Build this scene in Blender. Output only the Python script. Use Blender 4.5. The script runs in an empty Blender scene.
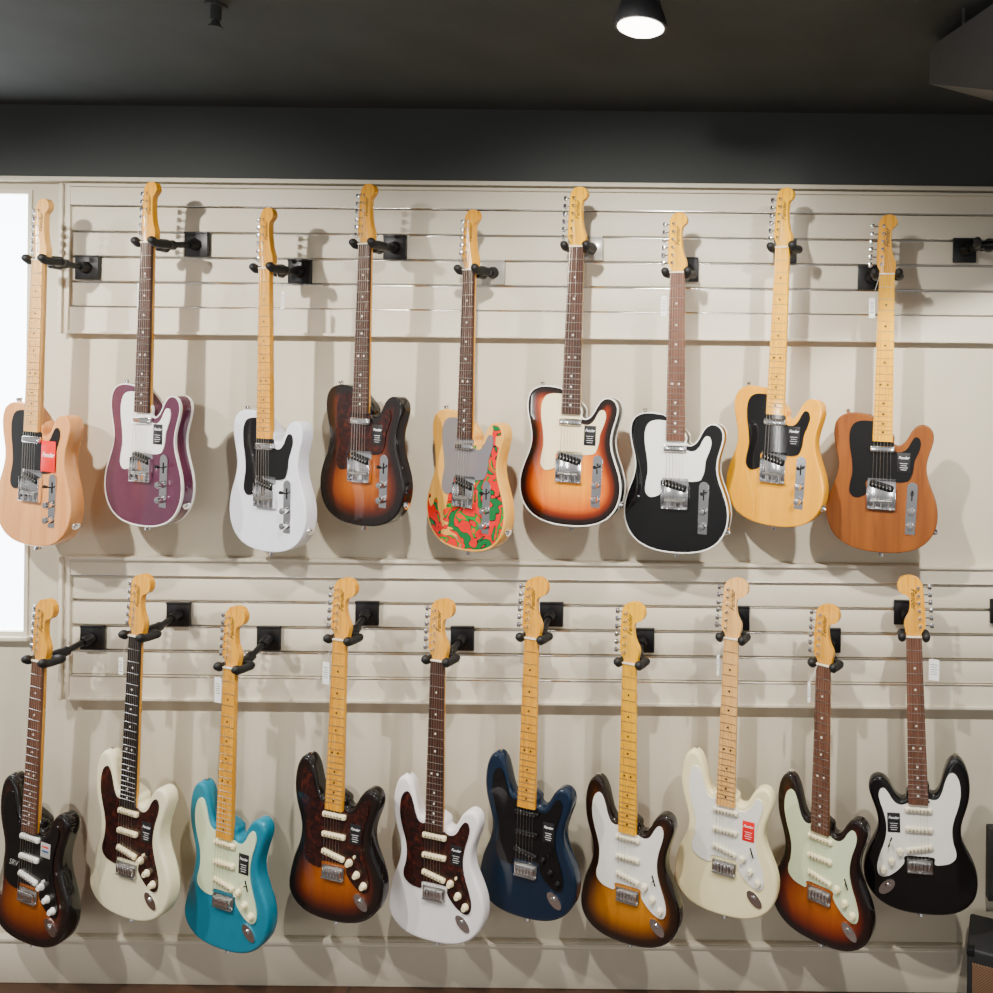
import bpy, bmesh, math, random
import numpy as np
from mathutils import Vector, Matrix
from mathutils.geometry import delaunay_2d_cdt
random.seed(4)
COL = bpy.context.scene.collection
R = math.radians
# ---------------------------------------------------------------- camera geometry
F = 760.0; CX, CY = 740.0, 370.0; D = 2.4; CZ = 1.946; ROLL = R(0.62)
def at(px, py, d):
    u, v = px-CX, py-CY
    u0 = u*math.cos(ROLL)+v*math.sin(ROLL); v0 = -u*math.sin(ROLL)+v*math.cos(ROLL)
    k = (D-d)/F
    return Vector((u0*k, -d, CZ-v0*k))
cam = bpy.data.objects.new('camera', bpy.data.cameras.new('camera')); COL.objects.link(cam)
cam.data.sensor_width = 36; cam.data.lens = 36*F/993; cam.data.clip_start = .02
cam.data.shift_x = (496.5-CX)/993; cam.data.shift_y = (CY-496.5)/993
cam.matrix_world = Matrix.Translation((0, -D, CZ)) @ Matrix.Rotation(R(90), 4, 'X') @ Matrix.Rotation(ROLL, 4, 'Z')
bpy.context.scene.camera = cam
# ---------------------------------------------------------------- materials
SAT = 1.3
def lin(c):
    out = []
    for x in c:
        x /= 255.0
        out.append(x/12.92 if x <= .04045 else ((x+.055)/1.055)**2.4)
    g = .2126*out[0]+.7152*out[1]+.0722*out[2]
    out = [min(1, max(.0015, g+(x-g)*SAT)) for x in out]
    return tuple(out)+(1,)
MATS = {}
def newmat(name):
    m = bpy.data.materials.new(name); m.use_nodes = True; MATS[name] = m
    return m, m.node_tree.nodes, m.node_tree.links, m.node_tree.nodes['Principled BSDF']
def noise(n, l, scale, vec=(1, 1, 1), detail=4, dist=0):
    tc = n.new('ShaderNodeTexCoord'); mp = n.new('ShaderNodeMapping'); mp.inputs['Scale'].default_value = vec
    tx = n.new('ShaderNodeTexNoise'); tx.inputs['Scale'].default_value = scale; tx.inputs['Detail'].default_value = detail
    tx.inputs['Distortion'].default_value = dist
    l.new(tc.outputs['Object'], mp.inputs[0]); l.new(mp.outputs[0], tx.inputs['Vector'])
    return tx
def ramp(n, stops, interp='LINEAR'):
    r = n.new('ShaderNodeValToRGB'); r.color_ramp.interpolation = interp
    e = r.color_ramp.elements
    e[0].position, e[0].color = stops[0]; e[1].position, e[1].color = stops[1]
    for p, c in stops[2:]:
        k = e.new(p); k.color = c
    return r
def setp(b, rough=.5, metal=0, coat=0, spec=.5):
    if coat >= .5: rough = .5; spec = .15
    b.inputs['Roughness'].default_value = rough; b.inputs['Metallic'].default_value = metal
    b.inputs['Coat Weight'].default_value = coat; b.inputs['Coat Roughness'].default_value = .05
    b.inputs['Coat IOR'].default_value = 1.55
    b.inputs['Specular IOR Level'].default_value = spec
def plain(name, c, rough=.5, metal=0, coat=0, var=.06, scale=30, vec=(1, 1, 1), spec=.5, bump=0):
    m, n, l, b = newmat(name); setp(b, rough, metal, coat, spec)
    c1 = lin(c); tx = noise(n, l, scale, vec)
    r = ramp(n, [(.3, tuple(x*(1-var) for x in c1[:3])+(1,)), (.7, tuple(min(1, x*(1+var)) for x in c1[:3])+(1,))])
    l.new(tx.outputs['Fac'], r.inputs[0]); l.new(r.outputs[0], b.inputs['Base Color'])
    if bump:
        bp = n.new('ShaderNodeBump'); bp.inputs['Strength'].default_value = bump; bp.inputs['Distance'].default_value = .002
        l.new(tx.outputs['Fac'], bp.inputs['Height']); l.new(bp.outputs[0], b.inputs['Normal'])
    return m
def wood(name, c1, c2, rough=.3, coat=.6, vec=(60, 60, 3), scale=1.6, dist=.6):
    m, n, l, b = newmat(name); setp(b, rough, 0, coat)
    tx = noise(n, l, scale, vec, 6, dist)
    r = ramp(n, [(.32, lin(c1)), (.68, lin(c2))])
    l.new(tx.outputs['Fac'], r.inputs[0]); l.new(r.outputs[0], b.inputs['Base Color'])
    return m
def burst(name, stops, rough=.25):
    m, n, l, b = newmat(name); setp(b, rough, 0, 1)
    at_ = n.new('ShaderNodeAttribute'); at_.attribute_name = 'edge'
    r = ramp(n, [(p, lin(c)) for p, c in stops]); l.new(at_.outputs['Fac'], r.inputs[0])
    tx = noise(n, l, 1.6, (60, 60, 4), 5, .5)
    g = ramp(n, [(.3, (.75, .75, .75, 1)), (.7, (1, 1, 1, 1))]); l.new(tx.outputs['Fac'], g.inputs[0])
    mx = n.new('ShaderNodeMixRGB'); mx.blend_type = 'MULTIPLY'; mx.inputs[0].default_value = .8
    l.new(r.outputs[0], mx.inputs[1]); l.new(g.outputs[0], mx.inputs[2]); l.new(mx.outputs[0], b.inputs['Base Color'])
    return m
plain('wall_beige', (196, 189, 173), .75, var=.02, scale=3, bump=.0)
plain('panel_beige', (208, 201, 186), .5, var=.02, scale=4)
plain('dark_wall', (62, 64, 63), .85, var=.08, scale=2)
plain('dark_ceiling', (66, 69, 68), .9, var=.12, scale=5, bump=.3)
plain('duct_grey', (84, 84, 84), .6, .1, var=.05)
plain('box_grey', (48, 47, 46), .6, .0, var=.05)
plain('aluminium', (236, 234, 230), .2, 1, var=.03)
plain('chrome', (244, 244, 246), .13, 1, var=.02)
plain('steel', (190, 188, 185), .28, 1, var=.05)
plain('black_metal', (18, 18, 20), .4, .3, var=.1)
plain('pale_plate', (150, 147, 140), .25, coat=.4, var=.03)
plain('black_rubber', (15, 15, 15), .6, var=.1)
plain('string_steel', (190, 185, 175), .35, 1, var=.05)
plain('black_plastic', (9, 9, 10), .22, coat=.5, var=.1)
plain('white_plastic', (238, 236, 230), .3, coat=.3, var=.02)
plain('aged_white_plastic', (226, 218, 196), .3, coat=.3, var=.02)
plain('mint_plastic', (216, 226, 196), .3, coat=.3, var=.03)
plain('cream_plastic', (242, 230, 196), .3, coat=.3, var=.03)
plain('bone', (235, 228, 210), .4, var=.03)
plain('paper', (238, 238, 234), .7, var=.02)
plain('muted_paper', (176, 176, 172), .7, var=.04)
plain('print_grey', (120, 120, 122), .7, var=.05)
plain('label_black', (18, 18, 20), .5, var=.05)
plain('label_red', (206, 24, 36), .5, var=.03)
plain('label_blue', (70, 84, 130), .5, var=.03)
plain('ink_black', (22, 17, 14), .5, var=.05)
plain('ink_white', (240, 240, 240), .5, var=.02)
plain('cord_white', (215, 212, 205), .7, var=.02)
plain('dot_pearl', (225, 222, 212), .3, var=.05)
plain('dot_black', (24, 20, 18), .4, var=.05)
wood('maple_light', (214, 168, 116), (234, 192, 142), .28, .6)
wood('maple_amber', (206, 148, 78), (228, 176, 104), .25, .8)
wood('maple_yellow', (220, 164, 36), (242, 192, 60), .25, .8)
wood('rosewood', (42, 27, 22), (74, 48, 38), .45, .1)
wood('rosewood_red', (78, 52, 42), (112, 80, 66), .45, .1)
wood('ebony', (22, 18, 18), (40, 33, 31), .4, .1)
wood('natural_tan', (200, 144, 102), (220, 168, 126), .3, .8, (25, 25, 2))
wood('natural_brown', (104, 64, 42), (126, 80, 51), .35, .5, (30, 30, 2.5))
wood('butterscotch', (214, 156, 30), (228, 170, 44), .25, 1, (25, 25, 2))
plain('burgundy', (80, 42, 60), .3, .25, 1, var=.08)
plain('blonde_white', (230, 230, 236), .3, 0, .8, var=.03)
plain('gloss_black', (5, 5, 6), .2, 0, 1, var=.1)
plain('pearl_white', (240, 234, 206), .3, 0, 1, var=.02)
plain('turquoise', (14, 122, 144), .28, .1, 1, var=.04)
plain('gloss_white', (240, 236, 236), .28, 0, 1, var=.02)
plain('midnight_blue', (14, 30, 48), .28, .2, 1, var=.08)
plain('cream', (244, 234, 196), .28, 0, 1, var=.02)
burst('burst_dark', [(0, (10, 7, 7)), (.20, (22, 11, 9)), (.36, (72, 30, 20)), (.58, (118, 62, 32)), (1, (156, 92, 44))])
burst('burst_bright', [(0, (14, 7, 6)), (.14, (28, 13, 8)), (.27, (120, 50, 16)), (.42, (206, 112, 24)), (.8, (236, 154, 36)), (1, (242, 168, 48))])
burst('burst_two', [(0, (16, 9, 7)), (.2, (40, 22, 12)), (.36, (104, 62, 28)), (.6, (166, 110, 44)), (1, (194, 134, 58))])
burst('burst_red', [(0, (14, 7, 7)), (.19, (30, 12, 9)), (.33, (88, 32, 20)), (.56, (132, 66, 34)), (1, (166, 98, 50))])
# tortoise
m, n, l, b = newmat('tortoise'); setp(b, .25, 0, .6)
tx = noise(n, l, 45, detail=3, dist=1.5); r = ramp(n, [(.38, lin((18, 9, 9))), (.55, lin((42, 18, 16))), (.72, lin((72, 34, 26)))])
l.new(tx.outputs['Fac'], r.inputs[0]); l.new(r.outputs[0], b.inputs['Base Color'])
# painted natural body: generic flowing colour patches
m, n, l, b = newmat('painted_ash'); setp(b, .3, 0, .8)
base = noise(n, l, 1.6, (25, 25, 2), 5, .5); rb = ramp(n, [(.3, lin((206, 156, 96))), (.7, lin((224, 180, 122)))]); l.new(base.outputs['Fac'], rb.inputs[0])
tc = n.new('ShaderNodeTexCoord')
w1 = noise(n, l, 13, detail=1.2, dist=2.2)
rc = ramp(n, [(0, lin((26, 100, 60))), (.40, lin((30, 22, 20))), (.42, lin((200, 40, 34))), (.56, lin((28, 20, 20))), (.575, lin((60, 130, 70))), (.64, lin((210, 70, 44))), (.70, lin((80, 140, 150)))], 'CONSTANT')
l.new(w1.outputs['Fac'], rc.inputs[0])
sx = n.new('ShaderNodeSeparateXYZ'); l.new(tc.outputs['Object'], sx.inputs[0])
mz = n.new('ShaderNodeMath'); mz.operation = 'MULTIPLY_ADD'; mz.inputs[1].default_value = -1.2; mz.inputs[2].default_value = -.68
l.new(sx.outputs['Z'], mz.inputs[0])
m1 = n.new('ShaderNodeMath'); m1.operation = 'MULTIPLY_ADD'; m1.inputs[1].default_value = 1.5; l.new(mz.outputs[0], m1.inputs[2])
l.new(sx.outputs['X'], m1.inputs[0])
nz = noise(n, l, 9, detail=2, dist=1); m2 = n.new('ShaderNodeMath'); m2.operation = 'ADD'
l.new(m1.outputs[0], m2.inputs[0]); l.new(nz.outputs['Fac'], m2.inputs[1])
gt = n.new('ShaderNodeMath'); gt.operation = 'GREATER_THAN'; gt.inputs[1].default_value = .5; l.new(m2.outputs[0], gt.inputs[0])
ed = n.new('ShaderNodeAttribute'); ed.attribute_name = 'edge'
g2 = n.new('ShaderNodeMath'); g2.operation = 'GREATER_THAN'; g2.inputs[1].default_value = .06; l.new(ed.outputs['Fac'], g2.inputs[0])
mm = n.new('ShaderNodeMath'); mm.operation = 'MULTIPLY'; l.new(gt.outputs[0], mm.inputs[0]); l.new(g2.outputs[0], mm.inputs[1])
mx = n.new('ShaderNodeMixRGB'); l.new(mm.outputs[0], mx.inputs[0]); l.new(rb.outputs[0], mx.inputs[1]); l.new(rc.outputs[0], mx.inputs[2]); l.new(mx.outputs[0], b.inputs['Base Color'])
# clear acrylic guard
m, n, l, b = newmat('clear_plastic'); setp(b, .08, 0, .4); b.inputs['Base Color'].default_value = lin((124, 124, 128)); b.inputs['Alpha'].default_value = .78
def emis(name, c, s):
    m, n, l, b = newmat(name); b.inputs['Base Color'].default_value = lin(c); b.inputs['Emission Color'].default_value = lin(c); b.inputs['Emission Strength'].default_value = s
emis('lamp_glow', (255, 250, 240), 14)
emis('daylight_pane', (240, 246, 255), 9)  # glowing window pane, its emission stands in for daylight outside
plain('lamp_grey', (58, 58, 60), .5, .2, var=.05)
# floor planks
m, n, l, b = newmat('floor_planks'); setp(b, .4, 0, .2)
tc = n.new('ShaderNodeTexCoord'); bk = n.new('ShaderNodeTexBrick'); bk.inputs['Scale'].default_value = 1
bk.inputs['Brick Width'].default_value = 1.2; bk.inputs['Row Height'].default_value = .14; bk.inputs['Mortar Size'].default_value = .003
bk.inputs['Color1'].default_value = lin((66, 46, 34)); bk.inputs['Color2'].default_value = lin((52, 36, 27)); bk.inputs['Mortar'].default_value = lin((24, 16, 12))
l.new(tc.outputs['Object'], bk.inputs['Vector']); l.new(bk.outputs['Color'], b.inputs['Base Color'])
plain('tolex', (24, 24, 25), .6, var=.3, scale=300, bump=.5)
m, n, l, b = newmat('grille_cloth'); setp(b, .8)
tx = n.new('ShaderNodeTexChecker'); tx.inputs['Scale'].default_value = 260; tx.inputs['Color1'].default_value = lin((112, 88, 68)); tx.inputs['Color2'].default_value = lin((62, 46, 36))
tc = n.new('ShaderNodeTexCoord'); l.new(tc.outputs['Object'], tx.inputs['Vector']); l.new(tx.outputs['Color'], b.inputs['Base Color'])

# ---------------------------------------------------------------- mesh builder
class MB:
    def __init__(self): self.bm = bmesh.new()
    def _merge(self, t):
        me = bpy.data.meshes.new('tmp'); t.to_mesh(me); t.free(); self.bm.from_mesh(me); bpy.data.meshes.remove(me)
    def box(self, c, s, bev=0, rot=None, seg=2):
        t = bmesh.new(); bmesh.ops.create_cube(t, size=1)
        bmesh.ops.transform(t, matrix=Matrix.Diagonal((*s, 1)), verts=t.verts)
        if bev: bmesh.ops.bevel(t, geom=t.edges[:], offset=bev, segments=seg, affect='EDGES', profile=.5)
        M = Matrix.Translation(c)
        if rot is not None: M = M @ rot
        bmesh.ops.transform(t, matrix=M, verts=t.verts); self._merge(t); return self
    def cyl(self, p0, p1, r0, r1=None, seg=14):
        p0, p1 = Vector(p0), Vector(p1); r1 = r0 if r1 is None else r1
        t = bmesh.new(); L = (p1-p0).length
        bmesh.ops.create_cone(t, cap_ends=True, segments=seg, radius1=r0, radius2=r1, depth=L)
        q = (p1-p0).to_track_quat('Z', 'Y').to_matrix().to_4x4()
        bmesh.ops.transform(t, matrix=Matrix.Translation((p0+p1)/2) @ q, verts=t.verts); self._merge(t); return self
    def ball(self, c, s, seg=12):
        t = bmesh.new(); bmesh.ops.create_uvsphere(t, u_segments=seg, v_segments=seg//2+2, radius=1)
        bmesh.ops.transform(t, matrix=Matrix.Translation(c) @ Matrix.Diagonal((*s, 1)), verts=t.verts); self._merge(t); return self
    def prism(self, pts, y0, y1, flip=False):
        t = bmesh.new()
        a = [t.verts.new((x, y0, z)) for x, z in pts]; c = [t.verts.new((x, y1, z)) for x, z in pts]
        t.faces.new(a); t.faces.new(c[::-1]); k = len(pts)
        for i in range(k): t.faces.new((a[i], c[i], c[(i+1) % k], a[(i+1) % k]))
        self._merge(t); return self
    def lathe(self, prof, M, seg=20):
        t = bmesh.new(); rings = []
        for r_, h in prof:
            rings.append([t.verts.new((r_*math.cos(2*math.pi*i/seg), r_*math.sin(2*math.pi*i/seg), h)) for i in range(seg)])
        for a, c in zip(rings, rings[1:]):
            for i in range(seg): t.faces.new((a[i], a[(i+1) % seg], c[(i+1) % seg], c[i]))
        t.faces.new(rings[0][::-1]); t.faces.new(rings[-1])
        bmesh.ops.transform(t, matrix=M, verts=t.verts); self._merge(t); return self
    def mesh(self, name, angle=35, offset=None):
        if offset is not None: bmesh.ops.translate(self.bm, vec=-Vector(offset), verts=self.bm.verts)
        bmesh.ops.recalc_face_normals(self.bm, faces=self.bm.faces)
        me = bpy.data.meshes.new(name); self.bm.to_mesh(me); self.bm.free()
        me.shade_smooth(); me.set_sharp_from_angle(angle=R(angle)); return me
def link(name, me, mat, parent=None, loc=None, scale=None, label=None):
    o = bpy.data.objects.new(name, me); COL.objects.link(o)
    if mat: 
        if not me.materials: me.materials.append(MATS[mat])
    o.parent = parent
    if loc is not None: o.location = loc
    if scale is not None: o.scale = scale
    if label: o['label'] = label
    return o
def empty(name, loc, label, cat, group=None):
    o = bpy.data.objects.new(name, None); COL.objects.link(o); o.location = loc; o.empty_display_size = .05
    o['label'] = label; o['category'] = cat
    if group: o['group'] = group
    return o
CACHE = {}
def cached(key, mat, build):
    k = (key, mat)
    if k in CACHE: return CACHE[k]
    if key not in CACHE: CACHE[key] = build()
    me = CACHE[key].copy(); me.materials.clear(); me.materials.append(MATS[mat]); CACHE[k] = me
    return me
def catmull(pts, n=5):
    out = []; k = len(pts)
    for i in range(k):
        p0, p1, p2, p3 = [Vector(pts[j % k]) for j in (i-1, i, i+1, i+2)]
        for j in range(n):
            t = j/n
            out.append(.5*((2*p1)+(p2-p0)*t+(2*p0-5*p1+4*p2-p3)*t*t+(3*p1-p0-3*p2+p3)*t**3))
    return out
mm_ = lambda pts, dz=0, kz=1: [(x/1000, z*kz/1000+dz) for x, z in pts]
H = .796; BT = .036
# ---------------------------------------------------------------- outlines (mm, z from body bottom)
SINGLE = [(-28, 388), (-45, 395), (-75, 399), (-106, 397), (-130, 384), (-141, 358), (-140, 322), (-129, 282), (-122, 246), (-130, 207), (-150, 163), (-160, 114), (-149, 62), (-115, 23), (-62, 4), (0, 0),
          (62, 4), (115, 23), (149, 62), (160, 114), (150, 163), (130, 207), (122, 245), (127, 280), (139, 314), (143, 342), (132, 364), (112, 372), (93, 367), (79, 350), (70, 332), (59, 315), (44, 308), (31, 314), (27, 340)]
DOUBLE = [(-28, 372), (-32, 352), (-43, 344), (-54, 350), (-63, 369), (-71, 400), (-81, 430), (-96, 449), (-115, 452), (-132, 438), (-143, 405), (-146, 362), (-139, 320), (-125, 284), (-116, 250), (-120, 214), (-138, 178), (-156, 140), (-163, 98), (-153, 55), (-124, 22), (-82, 4), (-30, -1),
          (25, 0), (75, 8), (119, 29), (149, 64), (161, 105), (157, 147), (140, 186), (121, 220), (113, 252), (117, 284), (128, 314), (138, 342), (139, 364), (129, 382), (111, 390), (92, 384), (78, 368), (68, 348), (57, 332), (45, 326), (33, 331), (27, 352)]
GUARD1 = [(-29, 376), (-58, 377), (-82, 369), (-94, 344), (-94, 308), (-87, 268), (-84, 230), (-90, 196), (-91, 172), (-78, 157), (-56, 160), (-43, 172), (-43, 206), (0, 207), (43, 206), (58, 207), (76, 213), (86, 236), (90, 266), (100, 292), (106, 314), (102, 332), (90, 335), (80, 322), (70, 304), (54, 292), (32, 295), (29, 318), (0, 320), (-29, 320)]
GUARD2 = [(-29, 322), (-29, 334), (-42, 331), (-56, 336), (-67, 356), (-76, 385), (-86, 406), (-98, 412), (-110, 402), (-117, 378), (-117, 346), (-109, 312), (-98, 280), (-92, 250), (-94, 216), (-101, 190), (-99, 170), (-82, 155), (-58, 149), (-42, 150), (-40, 168), (0, 170), (40, 168), (44, 148), (62, 126), (84, 110), (103, 104), (116, 111), (120, 132), (113, 162), (100, 196), (92, 226), (91, 256), (97, 288), (106, 316), (110, 338), (105, 354), (94, 357), (83, 345), (73, 328), (61, 316), (46, 312), (31, 317), (29, 318)]
HEAD1 = [(-21.5, 0), (-22, 12), (-27, 24), (-31, 40), (-30, 90), (-28, 140), (-26, 164), (-17, 180), (-2, 186), (13, 184), (23, 173), (25, 159), (19, 149), (11, 140), (9, 116), (11, 84), (16, 58), (22, 42), (24, 27), (22, 12), (21.5, 0)]
HEAD2 = [(-21.5, 0), (-22.5, 12), (-29, 22), (-34, 38), (-33, 90), (-30, 140), (-27, 163), (-14, 180), (6, 187), (25, 184), (38, 173), (43, 157), (39, 141), (29, 131), (18, 127), (10, 116), (9, 94), (13, 72), (21, 55), (26, 42), (25, 27), (22, 12), (21.5, 0)]
def open_spline(pts, n=4):
    out = []
    P = [Vector(pts[0])]+[Vector(p) for p in pts]+[Vector(pts[-1])]
    for i in range(1, len(P)-2):
        p0, p1, p2, p3 = P[i-1:i+3]
        for j in range(n):
            t = j/n
            out.append(.5*((2*p1)+(p2-p0)*t+(2*p0-5*p1+4*p2-p3)*t*t+(3*p1-p0-3*p2+p3)*t**3))
    out.append(P[-2]); return out
def body_curve(outl):
    # spline through the control points, then relaxed away from the neck pocket so the curves stay fair
    pts = catmull(mm_(outl, -H), 6); N = len(pts)
    for _ in range(18):
        q = [p.copy() for p in pts]
        for i in range(N):
            w = .5*min(1, max(0, (abs(pts[i].x)-.036)/.02)) if pts[i].y > -H+.28 else .5
            pts[i] = q[i].lerp((q[i-1]+q[(i+1) % N])/2, w)
    return pts
def build_body(outl, T, r, contour):
    pts = body_curve(outl)
    A = np.array([(p.x, p.y) for p in pts]); B = np.roll(A, -1, 0); AB = B-A; L2 = (AB**2).sum(1)+1e-18
    def dist(q):
        t = np.clip(((q-A)*AB).sum(1)/L2, 0, 1); return float(np.sqrt(((A+AB*t[:, None]-q)**2).sum(1).min()))
    def inside(q):
        y0, y1 = A[:, 1], B[:, 1]; c = (y0 > q[1]) != (y1 > q[1])
        xs = A[:, 0]+(q[1]-y0)/(y1-y0+1e-18)*AB[:, 0]; return (np.sum(c & (q[0] < xs)) % 2) == 1
    area = .5*np.sum(A[:, 0]*B[:, 1]-B[:, 0]*A[:, 1]); sg = 1 if area > 0 else -1
    allp = [Vector(a) for a in A]; N = len(A)
    tang = np.roll(A, -1, 0)-np.roll(A, 1, 0); tang /= np.linalg.norm(tang, axis=1)[:, None]
    nrm = np.stack([-tang[:, 1], tang[:, 0]], 1)*sg
    for k in (.08, .25, .5, .8, 1.1):
        dd = r*k
        for a, nn in zip(A, nrm):
            q = a+nn*dd
            if inside(q) and dist(q) > dd*.93: allp.append(Vector(q))
    g = .009
    for i in range(-20, 21):
        for j in range(0, 54):
            q = np.array((i*g+random.uniform(-.001, .001), -H+j*g+random.uniform(-.001, .001)))
            if inside(q) and dist(q) > r*1.1+.005: allp.append(Vector(q))
    vs, es, fs, *_ = delaunay_2d_cdt(allp, [(i, (i+1) % N) for i in range(N)], [list(range(N))], 1, 1e-6)
    ds = [dist(np.array((v.x, v.y))) for v in vs]
    bm = bmesh.new(); fr = []; bk = []; yf, yb = .010, .010+T
    for v, d in zip(vs, ds):
        q = min(d, r); e = r-math.sqrt(max(0, r*r-(r-q)**2))
        cf = contour(v.x, v.y+H) if contour else 0
        fr.append(bm.verts.new((v.x, yf+e+cf, v.y))); bk.append(bm.verts.new((v.x, yb-e, v.y)))
    cnt = {}
    for f in fs:
        bm.faces.new([fr[i] for i in f]); bm.faces.new([bk[i] for i in f][::-1])
        for a, c in zip(f, f[1:]+f[:1]): cnt.setdefault(tuple(sorted((a, c))), []).append((a, c))
    for k, u in cnt.items():
        if len(u) == 1: a, c = u[0]; bm.faces.new((fr[c], fr[a], bk[a], bk[c]))
    bmesh.ops.recalc_face_normals(bm, faces=bm.faces)
    me = bpy.data.meshes.new('body'); bm.to_mesh(me); bm.free(); me.shade_smooth()
    if r < .005: me.set_sharp_from_angle(angle=R(60))
    at_ = me.attributes.new('edge', 'FLOAT', 'POINT')
    vals = [d/.115 for d in ds for _ in (0, 1)]
    at_.data.foreach_set('value', vals); return me
def forearm(x, z):
    w = max(0, min(1, (z-.05)/.08))*max(0, min(1, (.25-z)/.07))
    w = w*w*(3-2*w)
    return max(0, -x-.108)*.24*w
def build_binding(outl, T):
    pts = body_curve(outl); N = len(pts); bm = bmesh.new()
    P = [Vector((p.x, p.y)) for p in pts]
    area = sum(P[i].x*P[(i+1) % N].y-P[(i+1) % N].x*P[i].y for i in range(N)); sg = 1 if area > 0 else -1
    for ya, yb in ((.0094, .0155), (.0105+T-.006, .0106+T)):
        rings = []
        for i in range(N):
            t = (P[(i+1) % N]-P[i-1]).normalized(); nn = Vector((-t.y, t.x))*sg
            o, q = P[i]-nn*.0006, P[i]+nn*.0028
            rings.append([bm.verts.new((a.x, y, a.y)) for a, y in ((q, ya), (o, ya), (o, yb), (q, yb))])
        for i in range(N):
            a, c = rings[i], rings[(i+1) % N]
            for j in range(4): bm.faces.new((a[j], a[(j+1) % 4], c[(j+1) % 4], c[j]))
    bmesh.ops.recalc_face_normals(bm, faces=bm.faces); me = bpy.data.meshes.new('binding'); bm.to_mesh(me); bm.free(); return me
def build_neck():
    bm = bmesh.new(); rings = []
    for k in range(14):
        t = k/13; z = .0-.475*t; w = .0215+.0065*t; dep = .014+.003*t
        if k == 0: dep = .013
        rings.append([bm.verts.new((-w*math.cos(math.pi*j/10), .006+dep*math.sin(math.pi*j/10)**.8, z)) for j in range(11)])
    for a, c in zip(rings, rings[1:]):
        for j in range(10): bm.faces.new((a[j], a[j+1], c[j+1], c[j]))
        bm.faces.new((a[10], a[0], c[0], c[10]))
    bm.faces.new(rings[0]); bm.faces.new(rings[-1][::-1])
    bmesh.ops.recalc_face_normals(bm, faces=bm.faces); me = bpy.data.meshes.new('neck'); bm.to_mesh(me); bm.free()
    me.shade_smooth(); me.set_sharp_from_angle(angle=R(40)); return me
def build_fretboard():
    pts = [(-.0215, 0), (-.028, -.476), (.028, -.476), (.0215, 0)]
    b = MB(); b.prism(pts, 0, .0062); return b.mesh('fretboard')
FR = [-.648*(1-2**(-k/12)) for k in range(0, 23)]
RX = Matrix.Rotation(R(90), 4, 'X')
def text_mesh(body, size, shear=.25, offset=0):
    cu = bpy.data.curves.new('t', 'FONT'); cu.body = body; cu.size = size; cu.shear = shear; cu.align_x = 'CENTER'; cu.align_y = 'CENTER'; cu.offset = offset
    cu.resolution_u = 3
    ob = bpy.data.objects.new('t', cu); COL.objects.link(ob); dg = bpy.context.evaluated_depsgraph_get()
    me = bpy.data.meshes.new_from_object(ob.evaluated_get(dg)); bpy.data.objects.remove(ob); return me
def text_at(body, size, axis_x, axis_y, origin, shear=.25, offset=0):
    me = text_mesh(body, size, shear, offset); ax, ay = Vector(axis_x), Vector(axis_y); az = ax.cross(ay); o = Vector(origin)
    M = Matrix(((ax.x, ay.x, az.x, o.x), (ax.y, ay.y, az.y, o.y), (ax.z, ay.z, az.z, o.z), (0, 0, 0, 1)))
    me.transform(M); me.materials.clear(); return me
KH = .925
def smooth_outline(pts, dz, n=4): return [(p.x, p.y) for p in catmull(mm_(pts, dz), n)]
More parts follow.
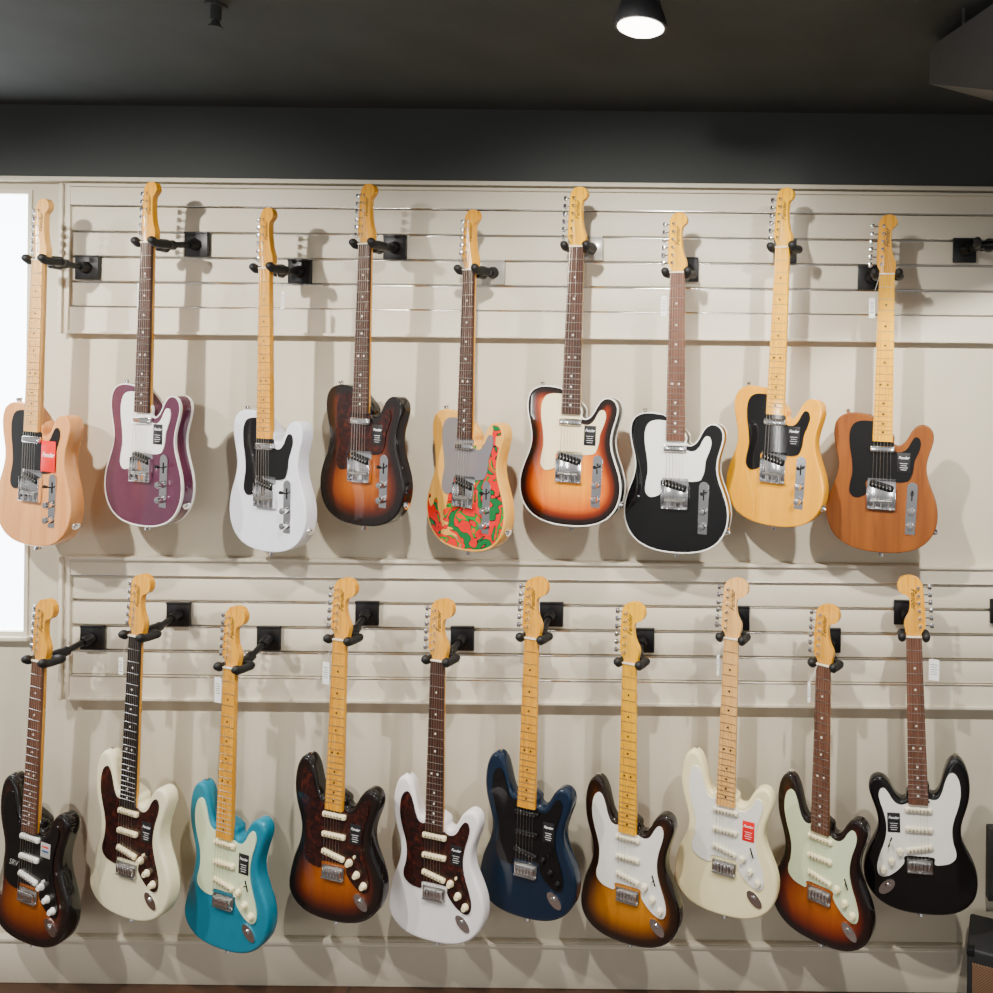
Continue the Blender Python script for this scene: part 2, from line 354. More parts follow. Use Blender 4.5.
def make_guitar(kind, name, label, group, body, guard, board, neck, covers, M, s, lefty=False, binding=None, sticker=None, knobs='chrome', nutxy=None):
    root = empty('electric_guitar', (0, 0, 0), label, 'guitar', group)
    root.matrix_world = M @ Matrix.Diagonal((-s if lefty else s, s, s, 1))
    S = kind == 'S'
    yg = .0075
    # body
    if S: bo = link('body', cached('bodyS', body, lambda: build_body(DOUBLE, BT, .009, forearm)), body, root)
    else: bo = link('body', cached('bodyT', body, lambda: build_body(SINGLE, BT, .0035, None)), body, root)
    if binding: link('binding', cached('bindT', binding, lambda: build_binding(SINGLE, BT)), binding, bo)
    for k, (p, q) in enumerate((((0, .028, -H+.002), (0, .028, -H-.012)), (((-.107, .028, -H+.441), (-.109, .028, -H+.456)) if S else ((-.10, .028, -H+.394), (-.104, .028, -H+.407))))):
        link('strap_button', cached('strap%d%s' % (k, kind), 'chrome', lambda: MB().cyl(p, q, .004, .008).mesh('sb')), 'chrome', root)
    # guard
    go = smooth_outline(GUARD2, -H, 5) if S else [(p.x, p.y) for p in open_spline(mm_(GUARD1, -H), 5)]
    def gb():
        return MB().prism(go, yg, .0102).mesh('guard')
    g = link('pickguard', cached('guard'+kind, guard, gb), guard, root)
    # neck
    nk = link('neck', cached('neck', neck, build_neck), neck, root)
    link('fretboard', cached('board', board, build_fretboard), board, nk)
    def fret(): return MB().cyl((-.5, 0, 0), (.5, 0, 0), .0010, seg=6).mesh('fret')
    for k in range(1, 22):
        z = FR[k]; w = .043+.013*(-z/.476)
        link('fret', cached('fret', 'steel', fret), 'steel', nk, (0, 0, z), (w, 1, 1))
    dm = 'dot_black' if 'maple' in board else 'dot_pearl'
    for k in (3, 5, 7, 9, 12, 15, 17, 19, 21):
        z = (FR[k]+FR[k-1])/2
        for x in ((-.010, .010) if k == 12 else (0,)):
            link('inlay_dot', cached('dot', dm, lambda: MB().cyl((0, .001, 0), (0, -.0004, 0), .0032, seg=12).mesh('dot')), dm, nk, (x, 0, z))
    link('nut', cached('nut', 'bone', lambda: MB().box((0, .001, .0015), (.043, .007, .004), .0006).mesh('nut')), 'bone', root)
    # headstock
    hd = HEAD2 if S else HEAD1
    def hb():
        o = [(p.x, p.y) for p in open_spline(mm_(hd, 0, KH), 4)]
        b = MB(); b.prism(o, .0075, .0215); return b.mesh('head', 50)
    h = link('headstock', cached('head'+kind, neck, hb), neck, root)
    rk = 'L' if lefty else 'R'
    def logo():
        zx = -1 if lefty else 1
        return text_at('Fender', .021 if S else .019, (0, 0, zx), (-1, 0, 0), (-.0015, .0071, .108 if S else .105), .4, .0002)
    link('maker_script', cached('logo'+kind+rk, 'ink_black', logo), 'ink_black', h)
    for k in range(6):
        z = (.028+k*.0238)*KH+.004; xe = -.035+.0012*k; xp = (-.0190 if S else -.0165)+.0008*k
        def peg():
            b = MB(); b.cyl((0, .008, 0), (0, .0055, 0), .0050, .0045); b.cyl((0, .0055, 0), (0, -.003, 0), .0030)
            b.cyl((-.012, .016, 0), (-.028, .016, 0), .0022, seg=8); b.box((-.004, .0245, 0), (.018, .007, .016), .002)
            b.box((-.0325, .016, 0), (.012, .006, .015), .0028, seg=3); return b.mesh('peg')
        link('tuning_peg', cached('peg', 'chrome', peg), 'chrome', root, (xp, 0, z))
    # bridge and pickups
    zb = -.648
    if S:
        br = link('bridge', cached('bridgeS', 'steel', lambda: MB().box((0, .0075, zb-.006), (.072, .004, .036), .001).box((0, .004, zb-.022), (.070, .008, .004), .001).mesh('br')), 'steel', root)
        for k in range(6):
            link('saddle', cached('sadS', 'chrome', lambda: MB().box((0, .002, 0), (.0092, .008, .022), .0015).mesh('sad')), 'chrome', br, (-.026+.0104*k, 0, zb-.004))
        for zz, rot in ((.192, 12), (.247, 0), (.303, 0)):
            def pu(): return MB().box((0, .0050, 0), (.078, .010, .0155), .0048, seg=3).mesh('pu')
            p = link('pickup', cached('puS', covers, pu), covers, root, (0, 0, -H+zz)); p.rotation_euler = (0, R(rot), 0)
            def poles():
                b = MB()
                for k in range(6): b.cyl((-.026+.0104*k, .001, 0), (-.026+.0104*k, -.0014, 0), .0023, seg=10)
                return b.mesh('poles')
            link('pole_pieces', cached('poles', 'steel', poles), 'steel', p)
        kprof = [(.0106, 0), (.0106, .002), (.0084, .005), (.0076, .0095), (.0066, .011), (.001, .011)]
        for x, z in ((.054, .180), (.079, .151), (.103, .125)):
            link('knob', cached('kS', covers, lambda: MB().lathe(kprof, RX, 20).mesh('k')), covers, root, (x, yg, -H+z))
        sw = link('pickup_selector', cached('swS', 'black_metal', lambda: MB().box((0, .0068, 0), (.004, .001, .030), .0003).cyl((0, .007, 0), (0, -.004, .004), .0015).mesh('sw')), 'black_metal', root, (.082, 0, -H+.204)); sw.rotation_euler = (0, R(-20), 0)
        link('switch_tip', cached('swtS', covers, lambda: MB().box((0, -.006, .005), (.004, .008, .008), .0018).mesh('swt')), covers, sw)
        def jack():
            o = [(.0150*math.cos(t), .028*math.sin(t)) for t in [2*math.pi*i/28 for i in range(28)]]
            b = MB(); b.prism(o, .0072, .0105); b.cyl((0, .0072, .004), (0, .0045, .004), .0085, .0065); b.cyl((0, .0046, .004), (0, .003, .004), .005); return b.mesh('jack')
        j = link('output_jack', cached('jackS', 'chrome', jack), 'chrome', root, (.094, 0, -H+.076)); j.rotation_euler = (0, R(-48), 0)
    else:
        br = link('bridge', cached('bridgeT', 'chrome', lambda: MB().box((0, .0085, -H+.170), (.080, .002, .088), .0006).box((-.0395, .004, -H+.160), (.002, .010, .066), .0005).box((.0395, .004, -H+.160), (.002, .010, .066), .0005).box((0, .004, -H+.1275), (.080, .010, .002), .0005).mesh('br')), 'chrome', root)
        for k in range(3):
            link('saddle', cached('sadT', 'steel', lambda: MB().cyl((-.0095, .001, .006), (.0095, .001, .006), .0042).cyl((0, .001, .004), (0, .001, -.018), .0016).mesh('sad')), 'steel', br, (-.021+.021*k, 0, zb-.004))
        p = link('bridge_pickup', cached('puT', 'black_plastic', lambda: MB().box((0, .005, 0), (.070, .009, .021), .006, seg=3).mesh('pu')), 'black_plastic', root, (0, 0, -H+.192)); p.rotation_euler = (0, R(14), 0)
        def poles():
            b = MB()
            for k in range(6): b.cyl((-.026+.0104*k, .002, 0), (-.026+.0104*k, 0, 0), .0025, seg=10)
            return b.mesh('poles')
        link('pole_pieces', cached('polesT', 'steel', poles), 'steel', p)
        link('neck_pickup', cached('nuT', 'chrome', lambda: MB().box((0, .0035, -H+.298), (.070, .010, .019), .0045, seg=3).mesh('nu')), 'chrome', root)
        def cp():
            o = [(.0145*math.cos(t), .0650+.0145*math.sin(t)) for t in [math.pi*i/12 for i in range(13)]]+[(.0145*math.cos(t), -.0650+.0145*math.sin(t)) for t in [math.pi+math.pi*i/12 for i in range(13)]]
            b = MB(); b.prism(o, .0082, .0102)
            bmesh.ops.bevel(b.bm, geom=[e for e in b.bm.edges if all(abs(v.co.y-.0082) < 1e-6 for v in e.verts)], offset=.0009, segments=2, affect='EDGES'); return b.mesh('cp', 60)
        c = link('control_plate', cached('cpT', 'chrome', cp), 'chrome', root, (.084, 0, -H+.128)); c.rotation_euler = (R(1.5), R(2), 0)
        for z in (-.004, -.046):
            link('knob', cached('kT', 'chrome', lambda: MB().lathe([(.0096, 0), (.0100, .001), (.0096, .015), (.0084, .0170), (.001, .0174)], RX, 24).mesh('k')), 'chrome', c, (0, .0085, z))
        link('selector_switch', cached('swT', 'black_plastic', lambda: MB().box((0, .0078, 0), (.0035, .001, .03)).cyl((0, .009, 0), (0, -.004, .004), .0018).cyl((0, -.004, .004), (0, -.012, .007), .0042, .0048).mesh('sw')), 'black_plastic', c, (0, 0, .042))
        link('output_jack', cached('jackT', 'chrome', lambda: MB().cyl((.147, .028, -H+.070), (.1545, .028, -H+.067), .011, .010).cyl((.154, .028, -H+.067), (.158, .028, -H+.0655), .005).mesh('j')), 'chrome', root)
    # strings
    for k in range(6):
        xn = -.0175+.007*k; xb = -.026+.0104*k; zt = (.028+k*.0238)*KH+.004; xt = -.0165+.0008*k
        def st(): return MB().cyl((xn, -.0022, .002), (xb, -.0030, zb), .00050-.00005*k, seg=5).cyl((xn, -.0022, .002), (xt+.003, .001, zt), .00050-.00004*k, seg=5).mesh('st')
        link('string', cached('string%d' % k, 'string_steel', st), 'string_steel', root)
    # sticker on the pickguard
    if sticker == 'big_red':
        link('paper_sticker', MB().box((.066, yg-.0008, -H+.255), (.058, .0006, .085), .0001).mesh('stk'), 'label_red', g, label='red film sticker')
        link('printed_text', text_at('Fender', .018, (1, 0, 0), (0, 0, 1), (.066, yg-.0013, -H+.259), .3, .0003), 'ink_white', g)
    elif sticker == 'pale':
        link('paper_sticker', MB().box((.062, yg-.0008, -H+.282), (.038, .0006, .040), .0001).mesh('stk'), 'muted_paper', g, label='small grey-white sticker with red and blue marks')
        link('red_mark', MB().box((.062, yg-.0013, -H+.291), (.026, .0003, .004)).mesh('rm'), 'label_red', g)
        link('blue_mark', MB().box((.062, yg-.0013, -H+.279), (.026, .0003, .005)).mesh('bm'), 'label_blue', g)
        link('guard_lettering', text_at('SRV', .022, (1, 0, 0), (0, 0, 1), (-.066, yg-.0008, -H+.218), .2, .0), 'muted_paper', g, label='pale lettering on the pickguard')
    elif sticker:
        cx_, cz_ = (.070, .262) if S else (.060, .262)
        mt = 'label_red' if sticker == 'red' else 'label_black'
        k = -1 if lefty else 1
        link('paper_sticker', cached('stk'+kind, mt, lambda: MB().box((cx_, yg-.0008, -H+cz_), (.036, .0006, .056), .0001).mesh('stk')), mt, g, label=('red' if sticker == 'red' else 'black')+' film sticker')
        link('printed_text', cached('stxt'+kind+rk, 'ink_white', lambda: text_at('Fender', .0105, (k, 0, 0), (0, 0, 1), (cx_, yg-.0013, -H+cz_+.014), .3, .0002)), 'ink_white', g)
        def lines():
            b = MB()
            for q in range(4): b.box((cx_, yg-.0013, -H+cz_-.002-.006*q), (.022-.005*(q % 2), .0003, .0009))
            return b.mesh('ln')
        link('printed_lines', cached('sln'+kind, 'ink_white', lines), 'ink_white', g)
    return root
DG = .175
def place(xn, xb, ty, by, l, r, tipfrac=.1777, W=.320, T=BT, base=None):
    Hh = by-ty
    yn = ty+Hh*tipfrac; yb_ = by-Hh*.153
    N, B = at(xn, yn, DG), at(xb, yb_, DG)
    s = (N-B).length/.648
    t = ((l+r)/2-CX)/F; ppm = F/(D-DG)*s
    def wid(a):
        a = R(a); return ppm*(W*(math.cos(a)+t*math.sin(a))+T*abs(math.sin(a)-t*math.cos(a))*.6)
    if base is not None: th = base
    else:
        th = min((abs(wid(a/2)-(r-l)), a/2) for a in range(0, 80))[1]
    Z = (N-B).normalized(); X = Vector((0, 1, 0)).cross(Z).normalized(); Y = Z.cross(X)
    M = Matrix(((X.x, Y.x, Z.x, N.x), (X.y, Y.y, Z.y, N.y), (X.z, Y.z, Z.z, N.z), (0, 0, 0, 1))) @ Matrix.Rotation(R(-th), 4, 'Z')
    return M, s
def hanger(px, py, M, label, group='black guitar hangers on the wall', d=.024, plate='black_metal'):
    p = at(px, py, d)
    root = empty('guitar_hanger', p, label, 'hanger', group)
    link('wall_plate', MB().box(p+Vector((0, -.005, 0)), (.072, .010, .074), .002).box(p+Vector((0, -.006, .036)), (.072, .012, .006), .001).mesh('wp', offset=p), plate, root, label='pale plastic wall plate' if plate != 'black_metal' else None)
    yk = M @ Vector((0, .050, .000))
    a0 = p+Vector((0, -.010, 0))
    link('arm', MB().cyl(a0, a0.lerp(yk, .25), .019, .014).cyl(a0, yk, .0095).cyl(a0.lerp(yk, .7), yk, .015).mesh('arm', offset=p), 'black_metal', root)
    b = MB(); P = lambda x, y, z: M @ Vector((x, y, z))
    b.cyl(P(0, .058, -.001), P(0, .034, -.001), .021, .019)
    b.cyl(P(-.035, .040, -.001), P(.035, .040, -.001), .0125); b.ball(P(-.035, .040, -.001), (.0125,)*3); b.ball(P(.035, .040, -.001), (.0125,)*3)
    link('yoke', b.mesh('yoke', offset=p), 'black_metal', root)
    for sx_ in (-1, 1):
        b = MB(); q = [P(sx_*.035, .040, -.001), P(sx_*.0345, .018, -.002), P(sx_*.0345, .000, -.001), P(sx_*.035, -.007, .005)]
        for u, v in zip(q, q[1:]): b.cyl(u, v, .0118); b.ball(v, (.0119,)*3)
        link('padded_prong', b.mesh('prong', offset=p), 'black_rubber', root)
    return root
U = 'guitars on the upper row of the wall'; Lw = 'guitars on the lower row of the wall'
TOP = [
 dict(a=(37, 28, 198, 547, -3, 82), pl=(89, 268), body='natural_tan', guard='black_plastic', board='maple_light', neck='maple_light', sticker='big_red', n='tan natural wood guitar', label='tan natural wood electric guitar with black pickguard and large red sticker, beside the window'),
 dict(a=(146, 139, 181, 527, 107, 193), pl=(198, 245), body='burgundy', guard='white_plastic', board='rosewood', neck='maple_amber', sticker='black', binding='white_plastic', n='burgundy guitar', label='burgundy metallic electric guitar with white edge binding and white pickguard'),
 dict(a=(264, 263, 207, 553, 231, 316), pl=(301, 272), body='blonde_white', guard='black_plastic', board='maple_amber', neck='maple_amber', n='white guitar with black pickguard', label='white single-cutaway electric guitar with plain black pickguard and amber maple neck'),
 dict(a=(364, 358, 183, 527, 322, 413), pl=(396, 248), body='burst_dark', guard='tortoise', board='rosewood', neck='maple_amber', sticker='black', n='dark sunburst guitar with tortoiseshell pickguard', label='dark sunburst single-cutaway guitar with dark tortoiseshell pickguard on the upper row'),
 dict(a=(468, 462, 209, 552, 427, 513), pl=(494, 273), plate='pale_plate', body='painted_ash', guard='clear_plastic', board='rosewood', neck='maple_amber', n='hand-painted guitar', label='pale wood electric guitar painted with swirling red and green shapes'),
 dict(a=(576, 568, 186, 527, 519, 624), pl=(592, 249), plate='pale_plate', body='burst_bright', guard='cream_plastic', board='rosewood', neck='maple_yellow', sticker='black', binding='white_plastic', n='orange sunburst guitar with white binding', label='bright orange sunburst electric guitar with white edge binding and cream pickguard'),
 dict(a=(677, 674, 212, 554, 625, 732), pl=(687, 270), body='gloss_black', guard='white_plastic', board='rosewood_red', neck='maple_yellow', binding='white_plastic', n='black guitar with white binding', label='black single-cutaway electric guitar with white edge binding and white pickguard'),
 dict(a=(782, 772, 187, 527, 728, 830), pl=(785, 252), body='butterscotch', guard='black_plastic', board='maple_yellow', neck='maple_yellow', sticker='black', n='butterscotch yellow guitar', label='butterscotch yellow electric guitar with black pickguard and yellow maple neck'),
 dict(a=(887, 881, 214, 554, 825, 940), pl=(869, 278), body='natural_brown', guard='black_plastic', board='maple_yellow', neck='maple_amber', sticker='black', n='brown wood guitar', label='brown natural wood electric guitar with black pickguard, rightmost on the upper row'),
]
BOT = [
 dict(a=(37, 25, 600, 948, -4, 80), pl=(94, 637), body='burst_dark', guard='black_plastic', board='rosewood_red', neck='maple_amber', covers='white_plastic', sticker='pale', n='leftmost lower-row guitar', label='dark sunburst double-cutaway guitar with black pickguard, leftmost on the lower row'),
 dict(a=(134, 124, 575, 922, 90, 177), pl=(180, 614), body='pearl_white', guard='tortoise', board='ebony', neck='maple_amber', covers='cream_plastic', sticker='black', n='cream pearl guitar with dark fretboard', label='cream pearl double-cutaway guitar with tortoiseshell pickguard, left of the turquoise guitar'),
 dict(a=(229, 221, 607, 954, 187, 277), pl=(270, 638), body='turquoise', guard='mint_plastic', board='maple_amber', neck='maple_amber', covers='cream_plastic', sticker='black', n='turquoise guitar', label='turquoise double-cutaway electric guitar with pale mint pickguard'),
 dict(a=(339, 331, 579, 925, 289, 386), pl=(368, 613), body='burst_dark', guard='tortoise', board='maple_amber', neck='maple_amber', covers='cream_plastic', sticker='black', n='sunburst guitar right of the turquoise one', label='dark sunburst double-cutaway guitar with tortoiseshell pickguard and maple fretboard, right of the turquoise guitar'),
 dict(a=(437, 432, 600, 946, 390, 489), pl=(463, 638), body='gloss_white', guard='tortoise', board='rosewood', neck='maple_amber', covers='cream_plastic', sticker='black', n='white guitar left of the dark blue one', label='pure white double-cutaway guitar with tortoiseshell pickguard, left of the dark blue guitar'),
 dict(a=(531, 524, 578, 922, 480, 579), pl=(552, 614), body='midnight_blue', guard='black_plastic', board='maple_amber', neck='maple_amber', covers='black_plastic', sticker='black', n='dark blue guitar', label='dark blue double-cutaway electric guitar with black pickguard and black knobs'),
 dict(a=(629, 626, 603, 948, 582, 682), pl=(643, 640), body='burst_two', guard='white_plastic', board='maple_yellow', neck='maple_yellow', covers='aged_white_plastic', n='brown sunburst guitar with white pickguard', label='brown and amber sunburst double-cutaway guitar with bright white pickguard and yellow maple neck'),
 dict(a=(731, 723, 579, 919, 677, 780), pl=(738, 618), body='cream', guard='white_plastic', board='maple_light', neck='maple_light', covers='aged_white_plastic', sticker='red', n='cream guitar with red sticker', label='cream double-cutaway guitar with white pickguard and small red sticker'),
 dict(a=(823, 818, 605, 947, 776, 877), pl=(829, 640), body='burst_red', guard='mint_plastic', board='rosewood_red', neck='maple_amber', covers='cream_plastic', n='red-brown sunburst guitar with mint pickguard', label='red-brown sunburst double-cutaway guitar with pale mint pickguard and no sticker'),
 dict(a=(914, 920, 577, 918, 868, 980), pl=(905, 612), body='gloss_black', guard='white_plastic', board='rosewood_red', neck='maple_amber', covers='aged_white_plastic', lefty=True, sticker='black', n='black left-handed guitar', label='black left-handed double-cutaway electric guitar with white pickguard'),
]
for row, kind, grp in ((TOP, 'T', U), (BOT, 'S', Lw)):
    for g in row:
        M, s = place(*g['a'], base=g.get('base'), W=.314 if kind == 'T' else .306)
        make_guitar(kind, g['n'], g['label'], grp, g['body'], g['guard'], g['board'], g['neck'], g.get('covers', 'black_plastic'), M, s, g.get('lefty', False), g.get('binding'), g.get('sticker'))
        hanger(g['pl'][0], g['pl'][1], M, 'black wall hanger holding the '+g['n'], plate=g.get('plate', 'black_metal'))
M, s = place(990, 990, 182, 522, 950, 1050, base=15)
hanger(964, 251, M, 'empty black guitar hanger at the right end of the upper row')
M, s = place(1034, 1034, 562, 902, 990, 1090, base=15)
hanger(1001, 611, M, 'empty black guitar hanger cut off at the right end of the lower row')

# ---------------------------------------------------------------- setting
def struct(name, me, mat):
    o = link(name, me, mat); o['kind'] = 'structure'; return o
def Xw(px, d=0): return (px-CX)*(D-d)/F
def Zw(py, d=0): return CZ-(py-CY)*(D-d)/F
zt = Zw(190); zc = 2.76
XL, XR = -4.2, 3.0
wx1 = at(31, 400, 0).x; wz1 = at(15, 190, 0).z; wz0 = at(15, 635, 0).z; wx0 = wx1-.9
b = MB()
b.box(((wx1+XR)/2, .05, zt/2), (XR-wx1, .1, zt)); b.box(((wx0+XL)/2, .05, zt/2), (wx0-XL, .1, zt))
b.box(((wx0+wx1)/2, .05, wz0/2), (wx1-wx0, .1, wz0)); b.box(((wx0+wx1)/2, .05, (wz1-.012+zt)/2), (wx1-wx0, .1, zt-wz1+.012))
struct('wall_back', b.mesh('wall_back'), 'wall_beige')
struct('wall_back_upper', MB().box(((XL+XR)/2, .05, (zt+zc)/2), (XR-XL, .1, zc-zt)).mesh('wu'), 'dark_wall')
struct('ceiling', MB().box(((XL+XR)/2, -1.6, zc+.05), (XR-XL, 3.4, .1)).mesh('ce'), 'dark_ceiling')
struct('floor', MB().box(((XL+XR)/2, -1.6, -.05), (XR-XL, 3.4, .1)).mesh('fl'), 'floor_planks')
bt = Zw(940); 
struct('baseboard_back', MB().box(((XL+XR)/2, -.009, bt/2), (XR-XL, .018, bt), .002).box(((XL+XR)/2, -.012, bt-.008), (XR-XL, .024, .012), .003).mesh('bb'), 'panel_beige')
struct('trim_1', MB().box(((XL+XR)/2, -.012, zt+.006), (XR-XL, .034, .014), .002).mesh('tr'), 'panel_beige')
# window
w = struct('window_1', MB().box(((wx0+wx1)/2, .012, (wz0+wz1)/2), (wx1-wx0-.022, .006, wz1-wz0-.022)).mesh('wi'), 'daylight_pane')
b = MB(); fw = .012; zm = (wz0+wz1)/2; hh_ = wz1-wz0-2*fw
b.box((wx1-fw/2, .01, zm), (fw, .03, hh_)); b.box((wx0+fw/2, .01, zm), (fw, .03, hh_))
b.box(((wx0+wx1)/2, .01, wz0+fw/2), (wx1-wx0, .03, fw)); b.box(((wx0+wx1)/2, .01, wz1-fw/2), (wx1-wx0, .03, fw))
link('window_frame', b.mesh('wf'), 'panel_beige', w)
link('window_sill', MB().box(((wx0+wx1)/2, -.008, wz0-.006), (wx1-wx0+.03, .03, .012), .002).mesh('ws'), 'panel_beige', w)
# slat panels
def panel(y_top, y_bot, inner, label):
    x0 = at(62, (y_top+y_bot)/2, .02).x; x1 = 2.2
    z1, z0 = Zw(y_top, .02), Zw(y_bot, .02)
    root = empty('slatwall_panel', ((x0+x1)/2, 0, z0), label, 'wall panel', 'slatted display panels')
    off = root.location.copy()
    b = MB(); m = .03
    iz = [Zw(v, .012) for v in inner]
    fwz = z1-iz[0]; fwb = iz[-1]-z0; sw_ = .028; xa = x0+sw_; xm = (xa+x1)/2; xw = x1-xa
    b.box((xm, -.012, z1-fwz/2), (xw, .024, fwz)); b.box((xm, -.012, z0+fwb/2), (xw, .024, fwb))
    b.box((x0+sw_/2, -.013, (z0+z1)/2), (sw_, .026, z1-z0), .001)
    b.box((xm, -.029, z1-.0055), (xw, .008, .010), .002); b.box((xm, -.029, z0+.0055), (xw, .008, .010), .002); b.box((x0+.0065, -.031, (z0+z1)/2), (.012, .009, z1-z0-.002), .002)
    link('frame', b.mesh('fr', offset=off), 'panel_beige', root)
    b = MB(); c = MB(); gp = .0075
    for k in range(len(iz)-1):
        b.box(((x0+x1)/2+.014, -.009, (iz[k]+iz[k+1])/2), (x1-x0-.028, .018, iz[k]-iz[k+1]-gp), .0012)
    for k in range(1, len(iz)-1):
        c.box((xm, -.003, iz[k]), (xw, .004, gp-.0004))
    for k in range(0, len(iz)):
        dd = .0255 if k in (0, len(iz)-1) else .0195
        c.box((xm, -dd, iz[k]-(gp/2-.001 if 0 < k < len(iz)-1 else 0)), (xw, .0028, .0030), .001)
    link('slats', b.mesh('sl', offset=off), 'panel_beige', root); link('metal_inserts', c.mesh('mi', offset=off), 'aluminium', root)
panel(191, 341, [213, 239, 264, 289, 314], 'upper beige slatted display panel with metal grooves, behind the upper row headstocks')
panel(563, 706, [581, 606, 631, 656, 681], 'lower beige slatted display panel with metal grooves, behind the lower row headstocks')
# price tags
def tag(px, py, top, label, wd=.024, hg=.062, d=.165, lines=True, yaw=-20):
    c = at(px, py, d); t = at(top[0], top[1], d+.005)
    root = empty('price_tag', c, label, 'price tag', 'white paper price tags')
    rot = Matrix.Rotation(R(yaw), 4, 'Z')
    link('card', MB().box((0, 0, 0), (wd, .0008, hg), 0, rot).mesh('card'), 'paper', root)
    link('tie', MB().cyl((0, 0, hg/2-.004), t-c, .0007, seg=5).mesh('tie'), 'cord_white', root)
    b = MB()
    for k in range(5): b.box(rot @ Vector((0, -.0007, hg*.25-k*.007)), (wd*(.7-.15*(k % 2)), .0003, .0018), 0, rot)
    link('printed_lines', b.mesh('pl'), 'print_grey', root)
tag(139, 296, (142, 252), 'small white tag dangling beside the neck of the burgundy guitar', .014, .075)
tag(664, 306, (672, 272), 'small white tag dangling beside the neck of the black guitar with white binding', .018, .06)
tag(872, 308, (880, 275), 'small white tag dangling beside the neck of the brown wood guitar', .018, .058)
tag(283, 300, (273, 262), 'small white tag dangling beside the neck of the white guitar with black pickguard', .012, .05)
tag(121, 666, (128, 638), 'small white tag dangling beside the neck of the cream pearl guitar', .02, .05)
tag(218, 690, (225, 665), 'large white tag dangling beside the neck of the turquoise guitar', .028, .074)
tag(326, 673, (333, 640), 'white tag dangling beside the neck of the sunburst guitar right of the turquoise one', .026, .065)
tag(718, 665, (724, 637), 'narrow white tag dangling beside the neck of the cream guitar with red sticker', .008, .06)
tag(809, 692, (818, 664), 'narrow white tag dangling beside the neck of the red-brown sunburst guitar', .008, .06)
tag(934, 670, (922, 636), 'white tag dangling beside the neck of the black left-handed guitar', .030, .062)
# lamp
LX, LD = Xw(637, .75), .75
lz = CZ+(CY-27)*(D-LD)/F
root = empty('ceiling_spotlight', (LX, -LD, zc), 'grey ceiling spotlight with glowing white lens above the wall', 'ceiling light')
Mz = Matrix.Translation((0, 0, lz-zc)) 
link('housing', MB().lathe([(.056, -.004), (.056, .012), (.044, .045), (.036, .075), (.032, zc-lz+.06 if zc-lz > .1 else zc-lz)], Mz, 32).mesh('ho'), 'lamp_grey', root)
link('lens', MB().lathe([(.001, -.016), (.025, -.014), (.042, -.009), (.052, -.003), (.052, .0)], Mz, 32).mesh('le'), 'lamp_glow', root)
# hanging box at the upper right
def quadbox(pts_front, depth_vec, name):
    bm = bmesh.new(); a = [bm.verts.new(p) for p in pts_front]; c = [bm.verts.new(p+depth_vec) for p in pts_front]
    bm.faces.new(a); bm.faces.new(c[::-1])
    for i in range(4): bm.faces.new((a[i], c[i], c[(i+1) % 4], a[(i+1) % 4]))
    bmesh.ops.recalc_face_normals(bm, faces=bm.faces); me = bpy.data.meshes.new(name); bm.to_mesh(me); bm.free(); return me
p1 = at(929, 48, .55); p2 = at(929, 84, .55); p3 = at(1010, 92, .95); p4 = at(1010, -8, .95)
o0 = (p1+p3)/2
root = empty('air_duct', o0, 'dark grey angular duct hanging from the ceiling in the upper right corner', 'duct')
me = quadbox([p-o0 for p in (p1, p2, p3, p4)], Vector((.35, .25, .02)), 'duct')
link('duct_casing', me, 'duct_grey', root)
for px, dd in ((957, .72), (990, .8)):
    a = at(px, 30, dd); link('hanging_rod', MB().cyl(a-o0+Vector((0.02, .02, 0)), Vector((a.x+.02, a.y+.02, zc))-o0, .003, seg=8).mesh('rod'), 'steel', root)
# sprinkler
sp = at(216, 12, .68); 
root = empty('sprinkler', (sp.x, sp.y, zc), 'small dark sprinkler pipe on the ceiling at upper left', 'sprinkler')
link('pipe', MB().cyl((0, 0, 0), (0, 0, -.035), .011).cyl((0, 0, 0), (0, 0, -.005), .022).mesh('pi'), 'dark_wall', root)
link('deflector', MB().cyl((0, 0, -.035), (0, 0, -.05), .006, .012).cyl((0, 0, -.05), (0, 0, -.053), .015).mesh('df'), 'dark_wall', root)
# grey box on the wall at the right edge
c0 = at(989, 829, .03); c1 = at(989, 902, .03)
root = empty('wall_box', (c0.x+.09, 0, c1.z), 'flat dark grey box mounted on the wall above the amplifier at the right edge', 'wall box')
hb_ = c0.z-c1.z
link('box_body', MB().box((0, -.015, hb_/2), (.18, .03, hb_), .004).mesh('bx'), 'box_grey', root)
link('box_cover', MB().box((0, -.0315, hb_/2), (.16, .003, hb_-.02), .001).mesh('bc'), 'box_grey', root)
# amplifier
w_, dp = .5, .16
phi = R(-20); Rz = Matrix.Rotation(phi, 3, 'Z'); fl = Rz @ Vector((-w_/2, -dp/2, 0)); bl = Rz @ Vector((-w_/2, dp/2, 0))
cy_ = -.19; fx = at(967, 950, -(cy_+fl.y)).x; h_ = at(972, 912, -(cy_+bl.y)).z
root = empty('guitar_amplifier', (fx-fl.x, cy_, 0), 'black guitar amplifier with brown grille cloth on the floor at the right edge', 'amplifier')
root.rotation_euler = (0, 0, phi)
link('cabinet', MB().box((0, 0, h_/2+.006), (w_, dp, h_-.012), .008, seg=3).mesh('cab'), 'tolex', root)
link('grille', MB().box((0, -dp/2-.002, h_*.46), (w_-.03, .006, h_*.80), .002).mesh('gr'), 'grille_cloth', root)
link('handle', MB().box((0, 0, h_+.006), (.18, .022, .016), .003).mesh('ha'), 'black_rubber', root)
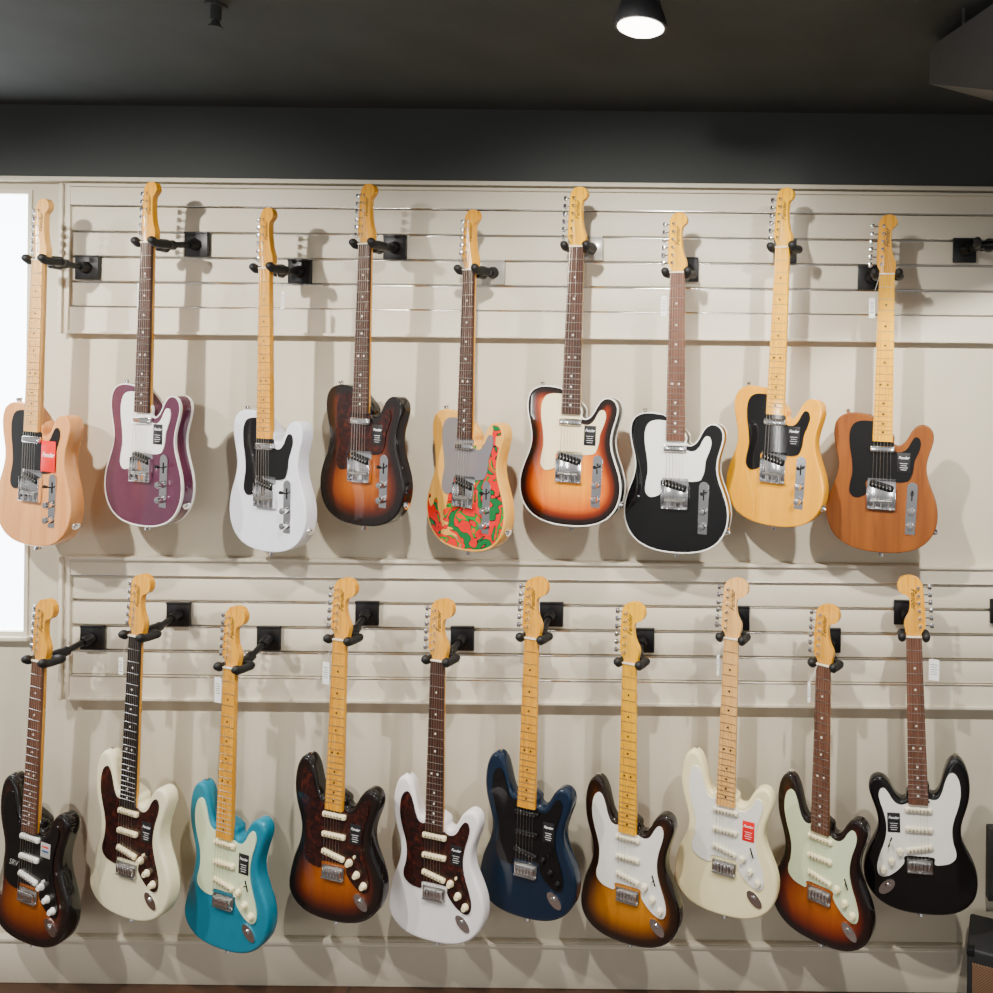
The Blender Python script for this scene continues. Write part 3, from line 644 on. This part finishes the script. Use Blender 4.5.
for sx_ in (-1, 1):
    link('corner', MB().box((sx_*(w_/2-.010), -dp/2+.010, h_-.010), (.024, .024, .024), .005).mesh('co'), 'black_metal', root)
    for sy in (-1, 1): link('foot', MB().cyl((sx_*.2, sy*.06, 0), (sx_*.2, sy*.06, .008), .014).mesh('ft'), 'black_rubber', root)
# ---------------------------------------------------------------- light
def spot(x, y, z, tx, ty, tz, e, c=(1, .96, .89), size=110, rad=.03):
    L = bpy.data.lights.new('spot', 'SPOT'); L.energy = e; L.color = c; L.spot_size = R(size); L.spot_blend = .8; L.shadow_soft_size = rad
    o = bpy.data.objects.new('spot_light', L); COL.objects.link(o); o.location = (x, y, z)
    o.rotation_euler = (Vector((tx, ty, tz))-Vector((x, y, z))).to_track_quat('-Z', 'Y').to_euler()
for x in (-3.0, -1.95, -.42, .65):
    spot(x, -1.35, 2.70, x+.15, 0, 1.0, 185)
spot(LX, -LD, lz-.03, LX, -.1, .6, 14, size=120)
def area(e, sx_, sy_, loc, rot, c=(1, .97, .93)):
    L = bpy.data.lights.new('area', 'AREA'); L.energy = e; L.shape = 'RECTANGLE'; L.size = sx_; L.size_y = sy_; L.color = c
    o = bpy.data.objects.new('highlight_strip', L); COL.objects.link(o); o.location = loc; o.rotation_euler = rot
for x in (-6.4, -4.7, -2.2, .2):  # added strip lamps behind the camera for streak highlights on gloss and chrome
    area(14, .07, .9, (x, -4.4, 1.3), (R(88), 0, R(-14*(x < -2))), (1, .97, .93))
# world gradient: band added around eye level to brighten chrome, darker above and below
W = bpy.data.worlds.new('world'); bpy.context.scene.world = W; W.use_nodes = True
n, l = W.node_tree.nodes, W.node_tree.links; bg = n['Background']
tc = n.new('ShaderNodeTexCoord'); sx = n.new('ShaderNodeSeparateXYZ'); l.new(tc.outputs['Generated'], sx.inputs[0])
mp = n.new('ShaderNodeMapRange'); mp.inputs['From Min'].default_value = -1; mp.inputs['From Max'].default_value = 1; l.new(sx.outputs['Z'], mp.inputs['Value'])
r = ramp(n, [(0, (.12, .11, .10, 1)), (.36, (.26, .25, .24, 1)), (.46, (.62, .61, .59, 1)), (.56, (.50, .49, .48, 1)), (.66, (.20, .20, .20, 1)), (1, (.12, .12, .12, 1))])
l.new(mp.outputs['Result'], r.inputs[0]); l.new(r.outputs[0], bg.inputs[0]); bg.inputs[1].default_value = .75
